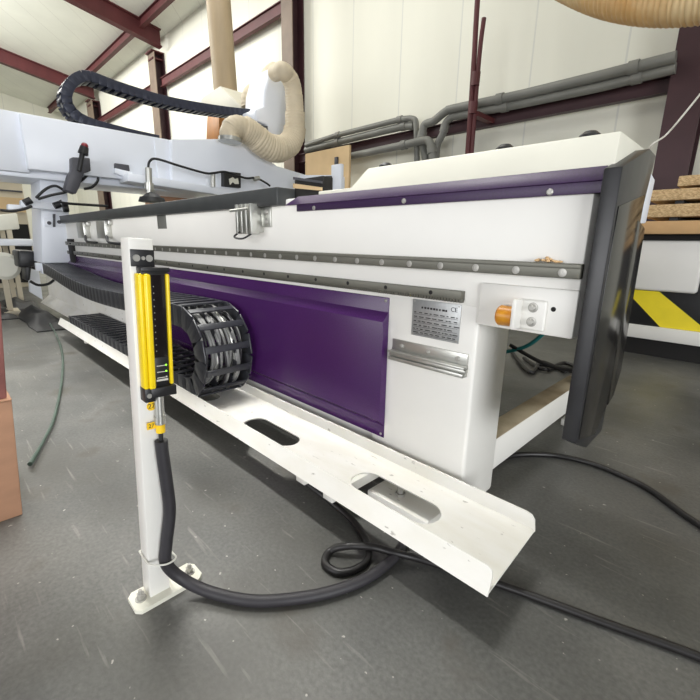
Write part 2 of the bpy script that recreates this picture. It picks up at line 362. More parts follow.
# white cover block on the near end
cv = MB().hull8([(-1.30, 1.262, 1.19), (-.328, 1.262, 1.19), (-.328, 1.60, 1.19), (-1.30, 1.60, 1.19)], [(-1.205, 1.30, 1.288), (-.335, 1.30, 1.288), (-.335, 1.58, 1.288), (-1.205, 1.58, 1.288)], .006)
cv.box(-1.47, -1.27, 1.27, 1.55, 1.19, 1.217, .004)
cvo = part('end_cover', cv, CREAM, bed)
for x in (-1.164, -.671, -.426): part('vent_cap', MB().cyl((x, 1.36, 1.286), (x, 1.36, 1.30), .03, .028).cyl((x, 1.36, 1.30), (x, 1.36, 1.31), .028, .016), BLACK, cvo)
# purple trim
def profile(poly, x0, x1): return [(x0, a, b) for a, b in poly]
tr = MB().prism([(-1.585, 1.2495, 1.135), (-1.585, 1.238, 1.135), (-1.585, 1.238, 1.167), (-1.585, 1.2495, 1.167)], (1.245, 0, 0), .002)
tr.hull8([(-1.665, 1.236, 1.163), (-.342, 1.236, 1.163), (-.342, 1.263, 1.199), (-1.60, 1.263, 1.199)], [(-1.665, 1.232, 1.165), (-.342, 1.232, 1.165), (-.342, 1.259, 1.202), (-1.60, 1.259, 1.202)], .001)
tro = part('purple_trim', tr, PURPLE2, bed, 'bent purple trim strip')
for a, b in ((314, 208), (404, 201), (550, 192)): p = onY(a, b, 1.237); bolt(tro, p.x, 1.238, p.z, .009, d=.006)
# rail and rack
rl = part('guide_rail', MB().box(-6.6, -.357, 1.222, 1.2505, .917, .957, .003).box(-6.6, -.357, 1.218, 1.226, .944, .956, .002), RAILM, bed)
for k in range(46): bolt(rl, -.402 - .1295 * k, 1.2222, .932, .0115, d=.0015)
rk = MB().box(-6.5, -.705, 1.226, 1.2505, .826, .853, .001)
for k in range(500):
    x = -.709 - k * .0115; rk.hull8([(x - .0022, 1.228, .8145), (x + .0022, 1.228, .8145), (x + .0022, 1.249, .8145), (x - .0022, 1.249, .8145)], [(x - .0052, 1.228, .8265), (x + .0052, 1.228, .8265), (x + .0052, 1.249, .8265), (x - .0052, 1.249, .8265)])
rko = part('gear_rack', rk, RAILM, bed)
for k in range(27): x = -.824 - .2045 * k; part('screw_hole', MB().cyl((x, 1.2265, .839), (x, 1.2252, .839), .0075), HOLE, rko)
# purple side panel with folded facets
pf = [(1.264, .207), (1.245, .207), (1.245, .262), (1.214, .292), (1.214, .706), (1.245, .740), (1.245, .798), (1.264, .798)]
pp = part('purple_panel', MB().prism([(-6.0, a, b) for a, b in pf], (4.975, 0, 0), .0025), PURPLE, bed, 'dark purple sheet panel')
for z in (.222, .785): bolt(pp, -1.04, 1.245, z, .006, d=.003, name='screw')
# rating plate with its lettering
rp = part('rating_plate', MB().box(-.912, -.712, 1.2455, 1.2495, .672, .806, .001), PLATE, bed)
for x in (-.904, -.72):
    for z in (.679, .799): bolt(rp, x, 1.2455, z, .003, d=.002, name='rivet')
ce = text_mesh('CE', .022); ce.xf(Matrix.Translation((-.738, 1.2452, .786))); part('lettering', ce, INK, rp)
ln = MB(); random.seed(3)
for k in range(9):
    ln.box(-.872 + k * .0125, -.872 + k * .0125 + random.uniform(.006, .011), 1.2448, 1.2453, .7755, .7825)
for zz, w in ((.758, .19), (.742, .19), (.726, .19), (.711, .18), (.697, .19), (.684, .185)):
    x = -.903
    while x < -.903 + w - .01:
        d = random.uniform(.006, .022); ln.box(x, x + d, 1.2448, 1.2453, zz, zz + .0032); x += d + random.uniform(.002, .012)
    ln.box(-.903, -.72, 1.2448, 1.2453, zz - .0045, zz - .0035)
part('printed_line', ln, INK, rp)
# extruded bracket below it
ab = MB().box(-.996, -.67, 1.241, 1.25, .600, .643, .001).box(-.998, -.668, 1.218, 1.25, .592, .601, .002).box(-.998, -.668, 1.226, 1.25, .578, .590, .002).box(-.996, -.67, 1.218, 1.25, .563, .577, .002)
abo = part('profile_bracket', ab, ALU, bed)
for a in (402, 428, 459): p = onY(a, 345, 1.241); bolt(abo, p.x, 1.241, .622, .009, d=.006, name='screw')
# bump stop
bk = MB().box(-.512, -.434, 1.228, 1.2415, .76, .85, .012, 3).box(-.516, -.502, 1.185, 1.2415, .762, .85, .004)
bko = part('bumper_bracket', bk, WHITE, bed)
part('rubber_bumper', MB().cyl((-.558, 1.213, .796), (-.516, 1.213, .796), .031, .0295, n=28).cyl((-.564, 1.213, .796), (-.558, 1.213, .796), .027, .031, n=28), ORANGE, bko, 'amber round rubber buffer')
for z in (.828, .786): bolt(bko, -.47, 1.228, z, .0145, d=.003), bolt(bko, -.47, 1.226, z, .0095, d=.010)
part('tapped_hole', MB().cyl((-.418, 1.2425, .828), (-.418, 1.2403, .828), .007), HOLE, bed)
# dark end bar, plate and cap at the near end
part('end_plate', MB().prism([(-.34, 1.22, .462), (-.34, 1.22, 1.19), (-.34, 1.46, 1.266), (-.34, 1.545, 1.262), (-.34, 1.50, 1.1), (-.34, 1.50, .41), (-.34, 1.34, .405)], (.041, 0, 0), .004), BARM, bed, 'dark steel end plate standing above the floor')
part('side_plate', MB().prism([(-.335, 1.505, .50), (-.335, 1.46, .95), (-.335, 1.46, 1.08), (-.335, 1.565, 1.06), (-.335, 1.605, .6), (-.335, 1.56, .52)], (.039, 0, 0), .003), SIDEM, bed)
part('side_cover', MB().prism([(-.2995, 1.235, .47), (-.2995, 1.235, 1.10), (-.2995, 1.49, 1.15), (-.2995, 1.49, .50), (-.2995, 1.40, .43)], (.003, 0, 0), .001), SIDEM, bed, 'glossy black cover on the end plate')
part('end_cap', MB().prism([(-.335, 1.5, 1.07), (-.335, 1.5, 1.225), (-.335, 1.615, 1.205), (-.335, 1.60, 1.075)], (.032, 0, 0), .006), GWHITE, bed)
# aluminium sensor blocks hanging on the beam
sb = MB().box(-1.985, -1.87, 1.20, 1.2505, 1.045, 1.165, .002)
for x in (-1.994, -1.952, -1.910, -1.868): sb.box(x, x + .018, 1.162, 1.21, 1.035, 1.178, .003)
sb.cyl((-2.045, 1.165, 1.15), (-1.87, 1.165, 1.155), .007)
sbo = part('sensor_bracket', sb, ALU, bed)
pl = part('mounting_plate', MB().box(-1.90, -1.795, 1.238, 1.2505, 1.07, 1.165, .003), ALU, sbo)
bolt(sbo, -1.825, 1.238, 1.142, .013); bolt(sbo, -1.825, 1.238, 1.095, .013)
part('cable', MB().tube([(-1.97, 1.17, 1.045), (-2.01, 1.16, 1.02), (-1.93, 1.16, 1.012), (-1.88, 1.18, 1.035)], .005, n=8), BLACK, sbo)
for x in (-5.25, -4.55):
    s2 = part('sensor_bracket', MB().box(x, x + .25, 1.19, 1.2505, 1.0, 1.15, .004).box(x - .05, x + .3, 1.21, 1.2505, 1.12, 1.16, .003), ALU, bed)
    part('cable', MB().tube([(x + .25, 1.2, 1.02), (x + .4, 1.17, .97), (x + .62, 1.2, .96)], .012, n=8), BLACK, s2)
part('cover_plate', MB().box(-3.235, -3.077, 1.247, 1.2505, 1.075, 1.166, .002), PIPEM, bed)
# wood chips lying on the rail end
wc = MB(); random.seed(11)
for k in range(26):
    x = random.gauss(-.455, .016); h = random.random() * .010 * max(0, 1 - abs(x + .455) / .035); wc.ball((x, random.uniform(1.228, 1.245), .9605 + h), random.uniform(.003, .0055), (1.4, 1, .8), 1)
solo('wood_chips', wc, CHIPS, 'little heap of pale wood chips lying on the right end of the steel rail', 'wood chips', kind='stuff')

# ================================================================== CHAIN TRAY
tray = thing('chain_tray', (-3.5, 1.04, .14), 'long white channel tray with oval slots along the foot of the machine', 'tray')
holes = [stadium(-1.69 - .72 * k, -1.33 - .72 * k, .955, 1.07) for k in range(0, 4)] + [stadium(-.975, -.605, .965, 1.09)]
part('tray_floor', plate_with_holes([(-5.1, .872), (-.355, .872), (-.370, 1.208), (-5.1, 1.208)], holes, .14, .005), TRAYW, tray)
lip = [(-5.1, .868, .138), (-.354, .868, .138), (-.356, .890, .182), (-.361, .8965, .196), (-.375, .899, .201), (-5.1, .899, .201)]
part('front_lip', MB().hull8([Vector(p) for p in lip], [Vector(p) + Vector((0, .005, -.002)) for p in lip]), TRAYW, tray)
lip = [(-5.1, 1.205, .139), (-.369, 1.205, .139), (-.374, 1.205, .178), (-.384, 1.205, .192), (-.4, 1.205, .196), (-5.1, 1.205, .196)]
part('rear_lip', MB().hull8([Vector(p) for p in lip], [Vector(p) + Vector((0, .005, 0)) for p in lip]), TRAYW, tray)
for a in (281, 308): x = onZ(a + 6, 480 + (a - 281) * .65, .12).x; part('support_tab', MB().box(x, x + .05, .885, 1.24, .10, .1395, .002), TRAYW, tray)
part('back_sheet', MB().prism([(-7.3, a, b) for a, b in ((1.08, .10), (1.19, .20), (1.20, .58), (1.204, .58), (1.204, .195), (1.085, .095))], (3.7, 0, 0), .001), TRAYW, tray)
for x in (-2.6, -4.2): part('support_tab', MB().box(x, x + .05, .885, 1.24, .10, .1395, .002), TRAYW, tray)

# ================================================================== CABLE CHAINS
def link_mesh(name, L, W, H, th, m, bar_w, rim):
    """one link: x along the chain, y across, z outward"""
    b = MB()
    for s in (-1, 1):
        o = s * (W / 2 - th / 2)
        b.box(-L * .56, L * .56, o - th / 2, o + th / 2, -H / 2, H / 2, min(H, L) * .1)
        b.box(-L * .18, L * .18, o + s * th * .25 - th * .3, o + s * th * .25 + th * .3, -H * .32, H * .32, .002)
    for z in (H / 2 - rim / 2, -H / 2 + rim / 2):
        b.box(-bar_w / 2, bar_w / 2, -W / 2 + th, W / 2 - th, z - rim / 2, z + rim / 2, rim * .2)
    for q in (-.17, .17): b.box(-L * .35, L * .35, q * W - .002, q * W + .002, -H * .38, H * .38)
    return b.mesh(name, m)
def chain(t, path, pitch, width_dir, me, cables, H, spread, cr):
    P = resample([Vector(p) for p in path], pitch); wd = Vector(width_dir); base = BASE[t.name]
    for i in range(len(P) - 1):
        c = (P[i] + P[i + 1]) / 2; x = (P[i + 1] - P[i]).normalized(); z = x.cross(wd).normalized()
        R = Matrix((x, wd, z)).transposed().to_4x4()
        o = bpy.data.objects.new('chain_link', me); COL.objects.link(o); o.parent = t; o.matrix_local = Matrix.Translation(c - base) @ R
    D = resample([Vector(p) for p in path], pitch / 3); T = [(D[min(i + 1, len(D) - 1)] - D[max(i - 1, 0)]).normalized() for i in range(len(D))]
    for k in range(cables):
        off = spread * ((k + .5) / cables - .5); ph = random.uniform(0, 6)
        pts = [D[i] + wd * (off + .006 * math.sin(i * .5 + ph)) + T[i].cross(wd).normalized() * (H * .18 * math.sin(ph + i * .23)) for i in range(1, len(D) - 1)]
        part('cable', MB().tube(pts, cr[k % len(cr)], n=8, smooth=False), CABLE if k % 3 != 1 else (RUBBER if k % 2 else ALU), t)
ct = thing('cable_chain', (-3.0, 1.055, .146), 'black cable chain curling back on itself in the white tray behind the yellow light curtain', 'cable chain')
cx, cz, R = -2.165, .408, .2; yc = 1.043
path = [(-4.765 + .05 * i, yc, cz - R) for i in range(52)] + [(cx + R * math.sin(a), yc, cz - R * math.cos(a)) for a in [math.pi * k / 40 for k in range(1, 41)]] + [(cx - .05 * i, yc + (.07 * max(0, (i - 20) / 60) ** 1.5), cz + R - .055 * math.sin(math.pi * min(1, i / 79)) ** 2 + .04 * (i / 79) ** 2) for i in range(1, 80)]
LM = link_mesh('chain_link', .1, .275, .118, .012, CHAINM, .036, .010)
chain(ct, path, .1003, (0, -1, 0), LM, 15, .105, .225, (.0095, .007, .0085))
part('end_bracket', MB().box(-6.32, -6.2, .98, 1.28, .575, .70, .004), GWHITE, ct)

# ================================================================== LIGHT CURTAIN POST
PT = Matrix.Translation((0, .327, .012)) @ Matrix.Rotation(-math.atan(.047), 4, 'X') @ Matrix.Translation((0, -.327, -.012))
po = thing('light_curtain_post', (-1.09, .327, 0), 'white steel post with yellow and black light curtain bolted to the floor', 'sensor post')
def lp(mb): return mb.xf(PT)
Y0 = .299; XF = -1.075
part('post', lp(MB().box(XF - .057, XF, Y0 - .001, Y0 + .055, .010, 1.003, .003)), WHITE, po)
bp = plate_with_holes([(-1.132, .265), (-1.117, .252), (-1.062, .252), (-1.047, .265), (-1.047, .43), (-1.062, .445), (-1.112, .445), (-1.132, .43)], [], 0, .012)
part('base_plate', bp, CREAM, po)
for yy in (.278, .42): part('anchor_bolt', MB().cyl((-1.09, yy, .012), (-1.09, yy, .016), .015).cyl((-1.09, yy, .016), (-1.09, yy, .030), .011, n=6).cyl((-1.09, yy, .03), (-1.09, yy, .042), .0065, .005, n=12), BOLTM, po)
tb = part('mounting_bracket', lp(MB().box(XF, XF + .004, Y0 + .001, Y0 + .055, .937, .977, .001).box(XF, XF + .032, Y0 + .012, Y0 + .080, .926, .937, .002)), BLACK, po)
for yy, r in ((.013, .008), (.028, .0045), (.042, .008)):
    part('screw', lp(MB().cyl((XF + .004, Y0 + yy, .957), (XF + .0075, Y0 + yy, .957), r, n=18)), BOLTM, tb)
lc = part('light_curtain', lp(MB().box(XF + .001, XF + .026, Y0 + .012, Y0 + .077, .615, .929, .002)), BLACK, po)
part('side_profile', lp(MB().box(XF + .004, XF + .036, Y0 + .005, Y0 + .0155, .638, .922, .004, 3).box(XF + .010, XF + .040, Y0 + .0155, Y0 + .032, .636, .922, .006, 3)), YEL, lc, 'wide yellow edge profile')
part('side_profile', lp(MB().box(XF + .006, XF + .034, Y0 + .069, Y0 + .078, .641, .922, .004, 3)), YEL, lc, 'narrow yellow edge profile')
part('lens_window', lp(MB().box(XF + .026, XF + .028, Y0 + .033, Y0 + .068, .715, .919, .0005)), LENS, lc)
for k in range(11): part('lens_mark', lp(MB().box(XF + .028, XF + .0283, Y0 + .039, Y0 + .041, .73 + k * .016, .733 + k * .016)), ALU, lc)
sp = part('status_panel', lp(MB().box(XF + .026, XF + .029, Y0 + .033, Y0 + .068, .65, .715, .0005)), BLACK, lc)
for k, z in enumerate((.693, .677, .662)):
    part('indicator_line', lp(MB().box(XF + .029, XF + .0293, Y0 + .038, Y0 + .058, z - .001, z + .001)), CLEAR, sp)
    part('indicator_light', lp(MB().cyl((XF + .029, Y0 + .061, z + .001), (XF + .030, Y0 + .061, z + .001), .0022)), LEDG if k < 2 else CLEAR, sp)
part('label_strip', lp(MB().box(XF + .029, XF + .0293, Y0 + .036, Y0 + .065, .653, .658)), CLEAR, sp)
bb = part('mounting_bracket', lp(MB().box(XF, XF + .036, Y0 + .005, Y0 + .030, .604, .640, .002).box(XF, XF + .040, Y0 + .018, Y0 + .082, .614, .640, .003)), BLACK, po)
part('screw', lp(MB().cyl((XF + .036, Y0 + .014, .622), (XF + .039, Y0 + .014, .622), .006, n=18)), BOLTM, bb)
part('connector', lp(MB().cyl((XF + .02, Y0 + .043, .614), (XF + .02, Y0 + .043, .556), .0115, n=20).cyl((XF + .02, Y0 + .043, .556), (XF + .02, Y0 + .043, .536), .0135, n=20)), ALU, po)
tg = part('number_tag', lp(MB().cyl((XF, Y0 + .030, .581), (XF + .0015, Y0 + .030, .581), .012, n=24)), TAGY, po, 'round yellow tag with number 27')
def facing_x(s, h, y, z, x):
    b = text_mesh(s, h, .0004); b.xf(Matrix.Translation((x, y, z)) @ Matrix.Rotation(math.pi / 2, 4, 'Z')); return b
part('lettering', lp(facing_x('27', .018, Y0 + .030, .581, XF + .0018)), INK, tg)
t2 = part('number_tag', lp(MB().box(XF + .012, XF + .014, Y0 + .012, Y0 + .046, .523, .541).cyl((XF + .02, Y0 + .043, .512), (XF + .02, Y0 + .043, .534), .0115)), TAGY, po, 'yellow cable flag with number 27')
part('lettering', lp(facing_x('27', .015, Y0 + .0225, .532, XF + .0142)), INK, t2)
part('cable_tie', lp(MB().tube([(XF - .059, Y0 - .004, .13), (XF + .01, Y0 - .004, .13), (XF + .036, Y0 + .02, .13), (XF + .041, Y0 + .042, .128), (XF + .034, Y0 + .062, .13), (XF + .01, Y0 + .063, .13), (XF - .059, Y0 + .06, .13), (XF - .064, Y0 + .028, .13), (XF - .059, Y0 - .004, .13)], .0025, n=8, sub=4)), CLEAR, po)
# black foam covered cable from the connector to below the tray
q = lambda y, z: PT @ Vector((XF + .02, Y0 + y, z))
hz = thing('sleeved_cable', (-.9, .5, 0), 'thick black sleeved cable from the light curtain down the post and along the floor', 'cable')
hpts = [q(.043, .488), q(.045, .45), q(.052, .36), q(.056, .27), q(.042, .17), q(.040, .115), Vector((-1.04, .372, .058)), Vector((-.985, .415, .024)), Vector((-.898, .468, .019)), Vector((-.824, .534, .019)), Vector((-.738, .66, .019)), Vector((-.69, .80, .019)), Vector((-.695, .95, .019)), Vector((-.74, 1.06, .019))]
part('sleeve', MB().tube(hpts, .0165, n=18, sub=10), RUBBER, hz)
part('lead', MB().cyl(q(.043, .537), q(.043, .49), .006), BLACK, hz)

# floor cables
def fl_cable(px, r, z=None): return [onZ(a, b, r if z is None else z) for a, b in px]
lpz = [onZ(300, 478, .1), onZ(330, 501, .035), onZ(352, 520, .012), onZ(366, 540, .012), onZ(368, 558, .012), onZ(356, 569, .012), onZ(338, 572, .012), onZ(325, 563, .012), onZ(330, 551, .014), onZ(348, 546, .036), onZ(372, 547, .034), onZ(392, 552, .034), onZ(430, 562, .014), onZ(510, 588, .012), onZ(600, 621, .012), onZ(700, 657, .012), (.22, 1.245, .012), (.45, 1.32, .012), (.9, 1.44, .012), (1.8, 1.55, .012), (3.2, 1.5, .012)]
solo('floor_cable', MB().tube(lpz, .012, n=12, sub=10), RUBBER2, 'black cable with a loop lying on the floor, running out at lower right', 'cable')
c2 = [onZ(495, 462, .012), onZ(515, 455, .012), onZ(552, 455, .012), onZ(590, 463, .012), onZ(625, 477, .012), onZ(652, 491, .012), (-.014, 1.873, .012), (.25, 1.75, .012), (1.2, 1.9, .012), (4.0, 2.3, .012)]
solo('floor_cable', MB().tube(c2, .0125, n=12, sub=10), RUBBER2, 'black cable curving over the dark floor behind the machine end', 'cable')
for k, (a, b, m, lab) in enumerate((((505, 352), (560, 318), TEAL, 'teal cable bridging the gap below the machine end'), ((510, 345), (600, 372), RUBBER2, 'thin black cable slanting below the machine end'))):
    p0 = onY(a[0], a[1], 2.9); p1 = onY(b[0], b[1], 2.9)
    mid = (p0 + p1) / 2 + Vector((0, 0, -.06)); solo('hanging_cable', MB().tube([p0, mid, p1], .014, n=8), m, lab, 'cable')
random.seed(5)
for k in range(4):
    a = 512 + k * 12; pts = [onZ(a, 352 + 6 * k, .02), onZ(a + 18, 372 - 3 * k, .02), onZ(a + 30 + 5 * k, 362 + 5 * k, .02), onZ(a + 54, 372, .02)]
    solo('floor_cable', MB().tube(pts, .016, n=8), RUBBER2, 'black cable in the tangle on the floor under the machine end', 'cable', group='tangled cables under the machine end')
gh = [onZ(46, 318, .03), onZ(55, 332, .022), onZ(62, 352, .022), onZ(62, 378, .022), onZ(55, 415, .022), onZ(44, 440, .022), onZ(30, 464, .022)]
gho = solo('garden_hose', MB().tube(gh, [.009, .009, .0085, .008, .008, .010], n=10), GREEN, 'green hose lying on the floor left of the white post', 'hose')

# ================================================================== GANTRY
GX = -5.7
g = thing('router_gantry', (-6.1, 2.5, .7), 'pale white gantry bridge spanning the machine bed at left', 'gantry')
lg = MB().hull8([(-6.55, .965, .71), (-6.0, .965, .71), (-6.0, 1.275, .71), (-6.55, 1.275, .71)], [(-6.55, 1.08, 1.76), (-6.0, 1.08, 1.76), (-6.0, 1.33, 1.76), (-6.55, 1.33, 1.76)], .012)
part('leg', lg, GWHITE, g)
def pxpoly(pts, X): return [onX(a, b, X) for a, b in pts]
part('beam', MB().box(-6.5, GX, .93, 3.4, 1.69, 2.225, .012).box(-6.5, -5.78, .3, .95, 1.66, 2.24, .01).box(-6.6, -5.85, .5, 3.5, 1.62, 1.70, .008), GWHITE, g)
part('cover', MB().prism(pxpoly([(172, 139), (236, 139), (258, 151), (277, 166), (336, 184), (336, 205), (172, 189)], -5.6), (-.8, 0, 0), .01), GWHITE, g)
part('seam_plate', MB().box(-5.75, -5.68, 2.25, 2.48, 1.70, 2.215, .004), GWHITE, g)
part('lower_rail', MB().prism(pxpoly([(128, 173), (240, 191), (240, 198), (128, 181)], -5.48), (-.3, 0, 0), .006), GWHITE, g)
part('slotted_board', MB().prism(pxpoly([(150, 189), (178, 188), (200, 196), (196, 208), (150, 206)], -6.6), (-.2, 0, 0), .01), CARD, g)
# sensor rail and its leads on the leg
p = [onX(a, b, -5.85) for a, b in ((22, 201), (62, 206), (62, 210), (22, 206))]
sr = part('sensor_rail', MB().prism([onX(a, b, -5.85) for a, b in ((21, 200), (62, 204), (64, 211), (21, 207))], (-.12, 0, 0), .006).prism([onX(a, b, -5.85) for a, b in ((8, 204), (22, 205), (22, 210), (8, 210))], (-.12, 0, 0), .006), GWHITE, g)
for u, v, r in (((24, 203), (31, 200), .035), ((54, 206), (60, 204), .035), ((63, 208), (68, 208), .045)): part('plug', MB().cyl(onX(*u, -5.82), onX(*v, -5.82), r), BLACK, sr)
for pts in (((36, 198), (46, 189), (56, 186), (66, 192)), ((38, 199), (52, 195), (68, 191), (82, 180), (90, 172)), ((60, 200), (64, 203), (90, 205), (108, 206)), ((0, 210), (12, 211), (24, 209), (32, 206)), ((97, 170), (98, 180), (92, 187), (84, 189))):
    part('cable', MB().tube([onX(a, b, -5.75) for a, b in pts], .014, n=8), BLACK, g)
part('gap_shade_strip', MB().prism(pxpoly([(71, 239), (75, 239), (82, 263), (75, 263)], -5.7), (-.2, 0, 0), .004), HOLE, g)  # dark strip standing in for the shaded gap between leg and bed
pb = part('joint_plate', MB().prism(pxpoly([(44, 218), (63, 217), (63, 227), (45, 227)], -5.985), (-.02, 0, 0), .004), GWHITE, g)
for a, b in ((49, 223), (59, 222)): c = onX(a, b, -5.98); part('bolt', MB().cyl(c, c + Vector((.02, 0, 0)), .02), DKGREY, pb)
part('slot', MB().prism(pxpoly([(53, 214), (55.5, 214), (55.5, 227), (53, 227)], -5.975), (-.02, 0, 0)), DKGREY, pb)
# tool clamp with lever, little boxes under the beam
tc = part('tool_clamp', MB().prism(pxpoly([(72, 157), (90, 158), (91, 171), (84, 173), (80, 186), (76, 194), (65, 190), (69, 175), (72, 170)], -5.58), (-.14, 0, 0), .01), DKGREY, g)
part('lever', MB().cyl(onX(79, 171, -5.5), onX(83, 151, -5.5), .025).cyl(onX(83, 154, -5.5), onX(84.5, 147, -5.5), .05, .04), BLACK, tc)
part('knob', MB().ball(onX(84.6, 146, -5.5), .036), REDK, tc)
part('bracket_block', MB().prism(pxpoly([(115, 163), (129, 165), (130, 171), (115, 168)], -5.66), (-.1, 0, 0), .004), DKGREY, g)
part('bracket_block', MB().prism(pxpoly([(115, 168), (132, 172), (133, 180), (115, 173)], -5.64), (-.1, 0, 0), .004), GWHITE, g)
jb = part('junction_box', MB().prism(pxpoly([(224, 171), (241, 173), (241, 188), (224, 186)], -5.52), (-.14, 0, 0), .006), BLACK, g)
part('emblem', MB().prism(pxpoly([(229, 179), (233, 177), (235, 179), (238, 178), (239, 184), (235, 184), (233, 182), (230, 185)], -5.515), (-.02, 0, 0)), CREAM, jb)
# hanging probe with its lead
pr = part('probe', MB().cyl(onX(149.5, 196, -5.3), onX(148.5, 168, -5.3), .035).cyl(onX(149.5, 190, -5.3), onX(149, 183, -5.3), .05), ALU, g)
pc = onX(152, 198.5, -5.3)
part('probe_foot', MB().cyl(pc + Vector((0, 0, -.04)), pc + Vector((0, 0, .012)), .15, .13, n=28).cyl(pc + Vector((0, 0, .012)), pc + Vector((0, 0, .07)), .11, .04, n=28), BLACK, pr)
part('cable', MB().tube([onX(a, b, -5.35) for a, b in ((148, 168), (150, 161), (157, 159), (180, 166), (205, 173), (214, 173), (226, 172), (245, 178), (256, 178), (266, 183), (270, 186))], .014, n=8), BLACK, pr)
for u, v in (((213, 187, -5.4), (213, 173, -5.4)), ((254, 179, -5.35), (259, 178, -5.35))): part('cable_gland', MB().cyl(onX(*u), onX(*v), .03), ALU, pr)
# drive motor and bracket on the outer side of the leg
dm = part('drive_motor', MB().prism(pxpoly([(18, 250), (37, 251), (38, 266), (19, 268)], -6.5), (-.5, 0, 0), .03).prism(pxpoly([(25, 266), (32, 265), (30, 281), (26, 281)], -6.55), (-.3, 0, 0), .03), BLACK, g, 'black motor box behind the leg')
part('foot_bracket', MB().prism(pxpoly([(36, 263), (41, 263), (41, 271), (37, 271)], -6.22), (-.1, 0, 0), .004), GWHITE, g)
part('foot_plate', MB().prism(pxpoly([(29, 268), (39, 271), (43, 300), (30, 292)], -7.2), (-.1, 0, 0), .006), GWHITE, g)
part('cable', MB().tube([onX(a, b, -6.3) for a, b in ((30, 281), (38, 285), (48, 284), (54, 280))], .016, n=8), BLACK, g)
# spindle housing
hd = part('spindle_housing', MB().prism(pxpoly([(256, 109), (256, 121), (268, 125), (269, 134), (278, 141), (287, 139), (286, 82), (289, 72), (285, 65), (276, 65), (270, 72), (265, 90), (264, 106)], -5.85), (-.55, 0, 0), .03, 3), GWHITE, g)
part('motor_bracket', MB().prism(pxpoly([(250, 122), (268, 126), (268, 134), (250, 128)], -5.8), (-.3, 0, 0), .01), DKGREY, g)
# hoses
dhm = [(230, 139), (230, 132), (238, 127), (252, 134), (265, 145), (277, 149), (288, 145), (294, 134), (295, 115), (294, 96), (292, 84), (288, 76), (282, 71)]
solo('dust_hose', MB().tube([onX(a, b, -5.4) for a, b in dhm] + [onX(275, 73, -5.75)], [.125, .14, .165, .175, .18, .17, .16, .14, .125, .12, .115, .11, .11], n=24, ribs=.035, pitch=.042), HOSE, 'thick beige ribbed hose looping from the gantry cover up to the spindle housing', 'hose')
dhm2 = [(276, 70), (270, 74), (265, 83), (260, 90), (253, 92), (249, 98), (249, 108)]
solo('dust_hose', MB().tube([onX(a, b, -6.5) for a, b in dhm2], .12, n=20, ribs=.05, pitch=.05), HOSE, 'shorter beige hose elbow behind the white spindle housing', 'hose')
part('hose_collar', MB().cyl(onX(230, 142, -5.4), onX(230, 138, -5.4), .15, n=26), ALU, g)
# upper cable chain on the beam
gc = thing('cable_chain', (-5.95, 2.5, 2.24), 'dark blue black cable chain looped over the top of the gantry beam', 'cable chain')
GCX = -6.35
path = catmull([onX(a, b, GCX) for a, b in ((156, 141), (128, 135), (104, 129), (90, 125), (77, 119), (67.5, 110), (64, 100), (66.5, 89), (74, 81), (86, 78), (110, 86.5), (135, 94.5), (160, 101.5), (185, 106.5), (210, 110.5), (235, 113.5), (257, 115))], 12)
LM2 = link_mesh('chain_link', .085, .24, .115, .014, CHAIN2, .045, .012)
chain(gc, path, .0852, (-1, 0, 0), LM2, 3, .105, .14, (.02, .015))
# vertical extraction duct, its hood box and tan stub
vd = thing('extraction_duct', onY(218, 100, 4.5), 'beige vertical extraction duct coming down behind the gantry', 'duct')
a0 = onY(217, -12, 4.5) + Vector((-.1, 0, 1.75)); a1 = onY(226, 96, 4.5)
part('duct', MB().tube([a0, (a0 + a1) / 2, a1], .215, n=24, smooth=False), DUCTM, vd)
hb = [onY(a, b, 4.1) for a, b in ((201, 100), (203, 97), (220, 86), (246, 110), (246, 116), (201, 107))]
part('hood_box', MB().prism(hb, (0, .8, 0), .01), mat('hood_sheet', (204, 200, 184), .5, var=.03), vd)
part('tan_stub', MB().prism([onY(a, b, 4.5) for a, b in ((207, 116), (219, 117), (219, 141), (206, 141))], (0, .5, 0), .02), TANP, vd)

# ================================================================== RIGHT BACKGROUND
om = thing('hazard_striped_machine', (-.5, 5.1, 0), 'white machine base with a yellow and black hazard stripe at right', 'machine')
XR = .75
part('under_rail_shade', MB().box(-.93, XR, 4.80, 5.5, .0, .16), HOLE, om)  # solid dark block in place of the shaded gap below the rail
part('white_rail', MB().box(-1.0, XR, 4.74, 5.5, .165, .29, .006), WHITE, om)
hs = part('stripe_panel', MB().box(-1.02, XR, 4.765, 5.5, .285, .62, .003), BLACK, om)
for k in range(2):
    x = -1.0 + k * .98
    part('yellow_stripe', MB().prism([(x + .46, 4.764, .292), (x + .80, 4.764, .292), (x + .46, 4.764, .616), (x + .12, 4.764, .616)] if k else [(x + .36, 4.764, .292), (x + .72, 4.764, .292), (x + .30, 4.764, .616), (x + .02, 4.764, .616)], (0, -.003, 0)), YEL2, hs)
part('white_block', MB().box(-1.02, -.43, 4.74, 5.4, .62, 1.075, .025, 3), WHITE, om)
part('dark_frame', MB().box(-.43, XR, 4.80, 5.5, .62, 1.075), SHEET, om)
part('deck', MB().box(-1.02, XR, 4.72, 5.5, 1.075, 1.125, .003), HOLE, om)
for x0, z0, z1, m, lab in ((-.925, 1.127, 1.235, MDF, 'smooth tan board at the bottom of the board stack'), (-.905, 1.268, 1.372, CHIP, 'second board from the bottom, coarse chipboard'), (-.885, 1.405, 1.495, CHIP, 'third board from the bottom, chipboard with a staggered end'), (-.70, 1.515, 1.595, CHIP, 'topmost short chipboard set back to the right'), (-.545, 1.62, 1.72, CHIP, 'chipboard end at the right frame edge above the stack')):
    solo('particle_board', MB().box(x0, XR, 4.6, 5.45, z0, z1, .004), m, lab, 'board', group='stacked boards at right')
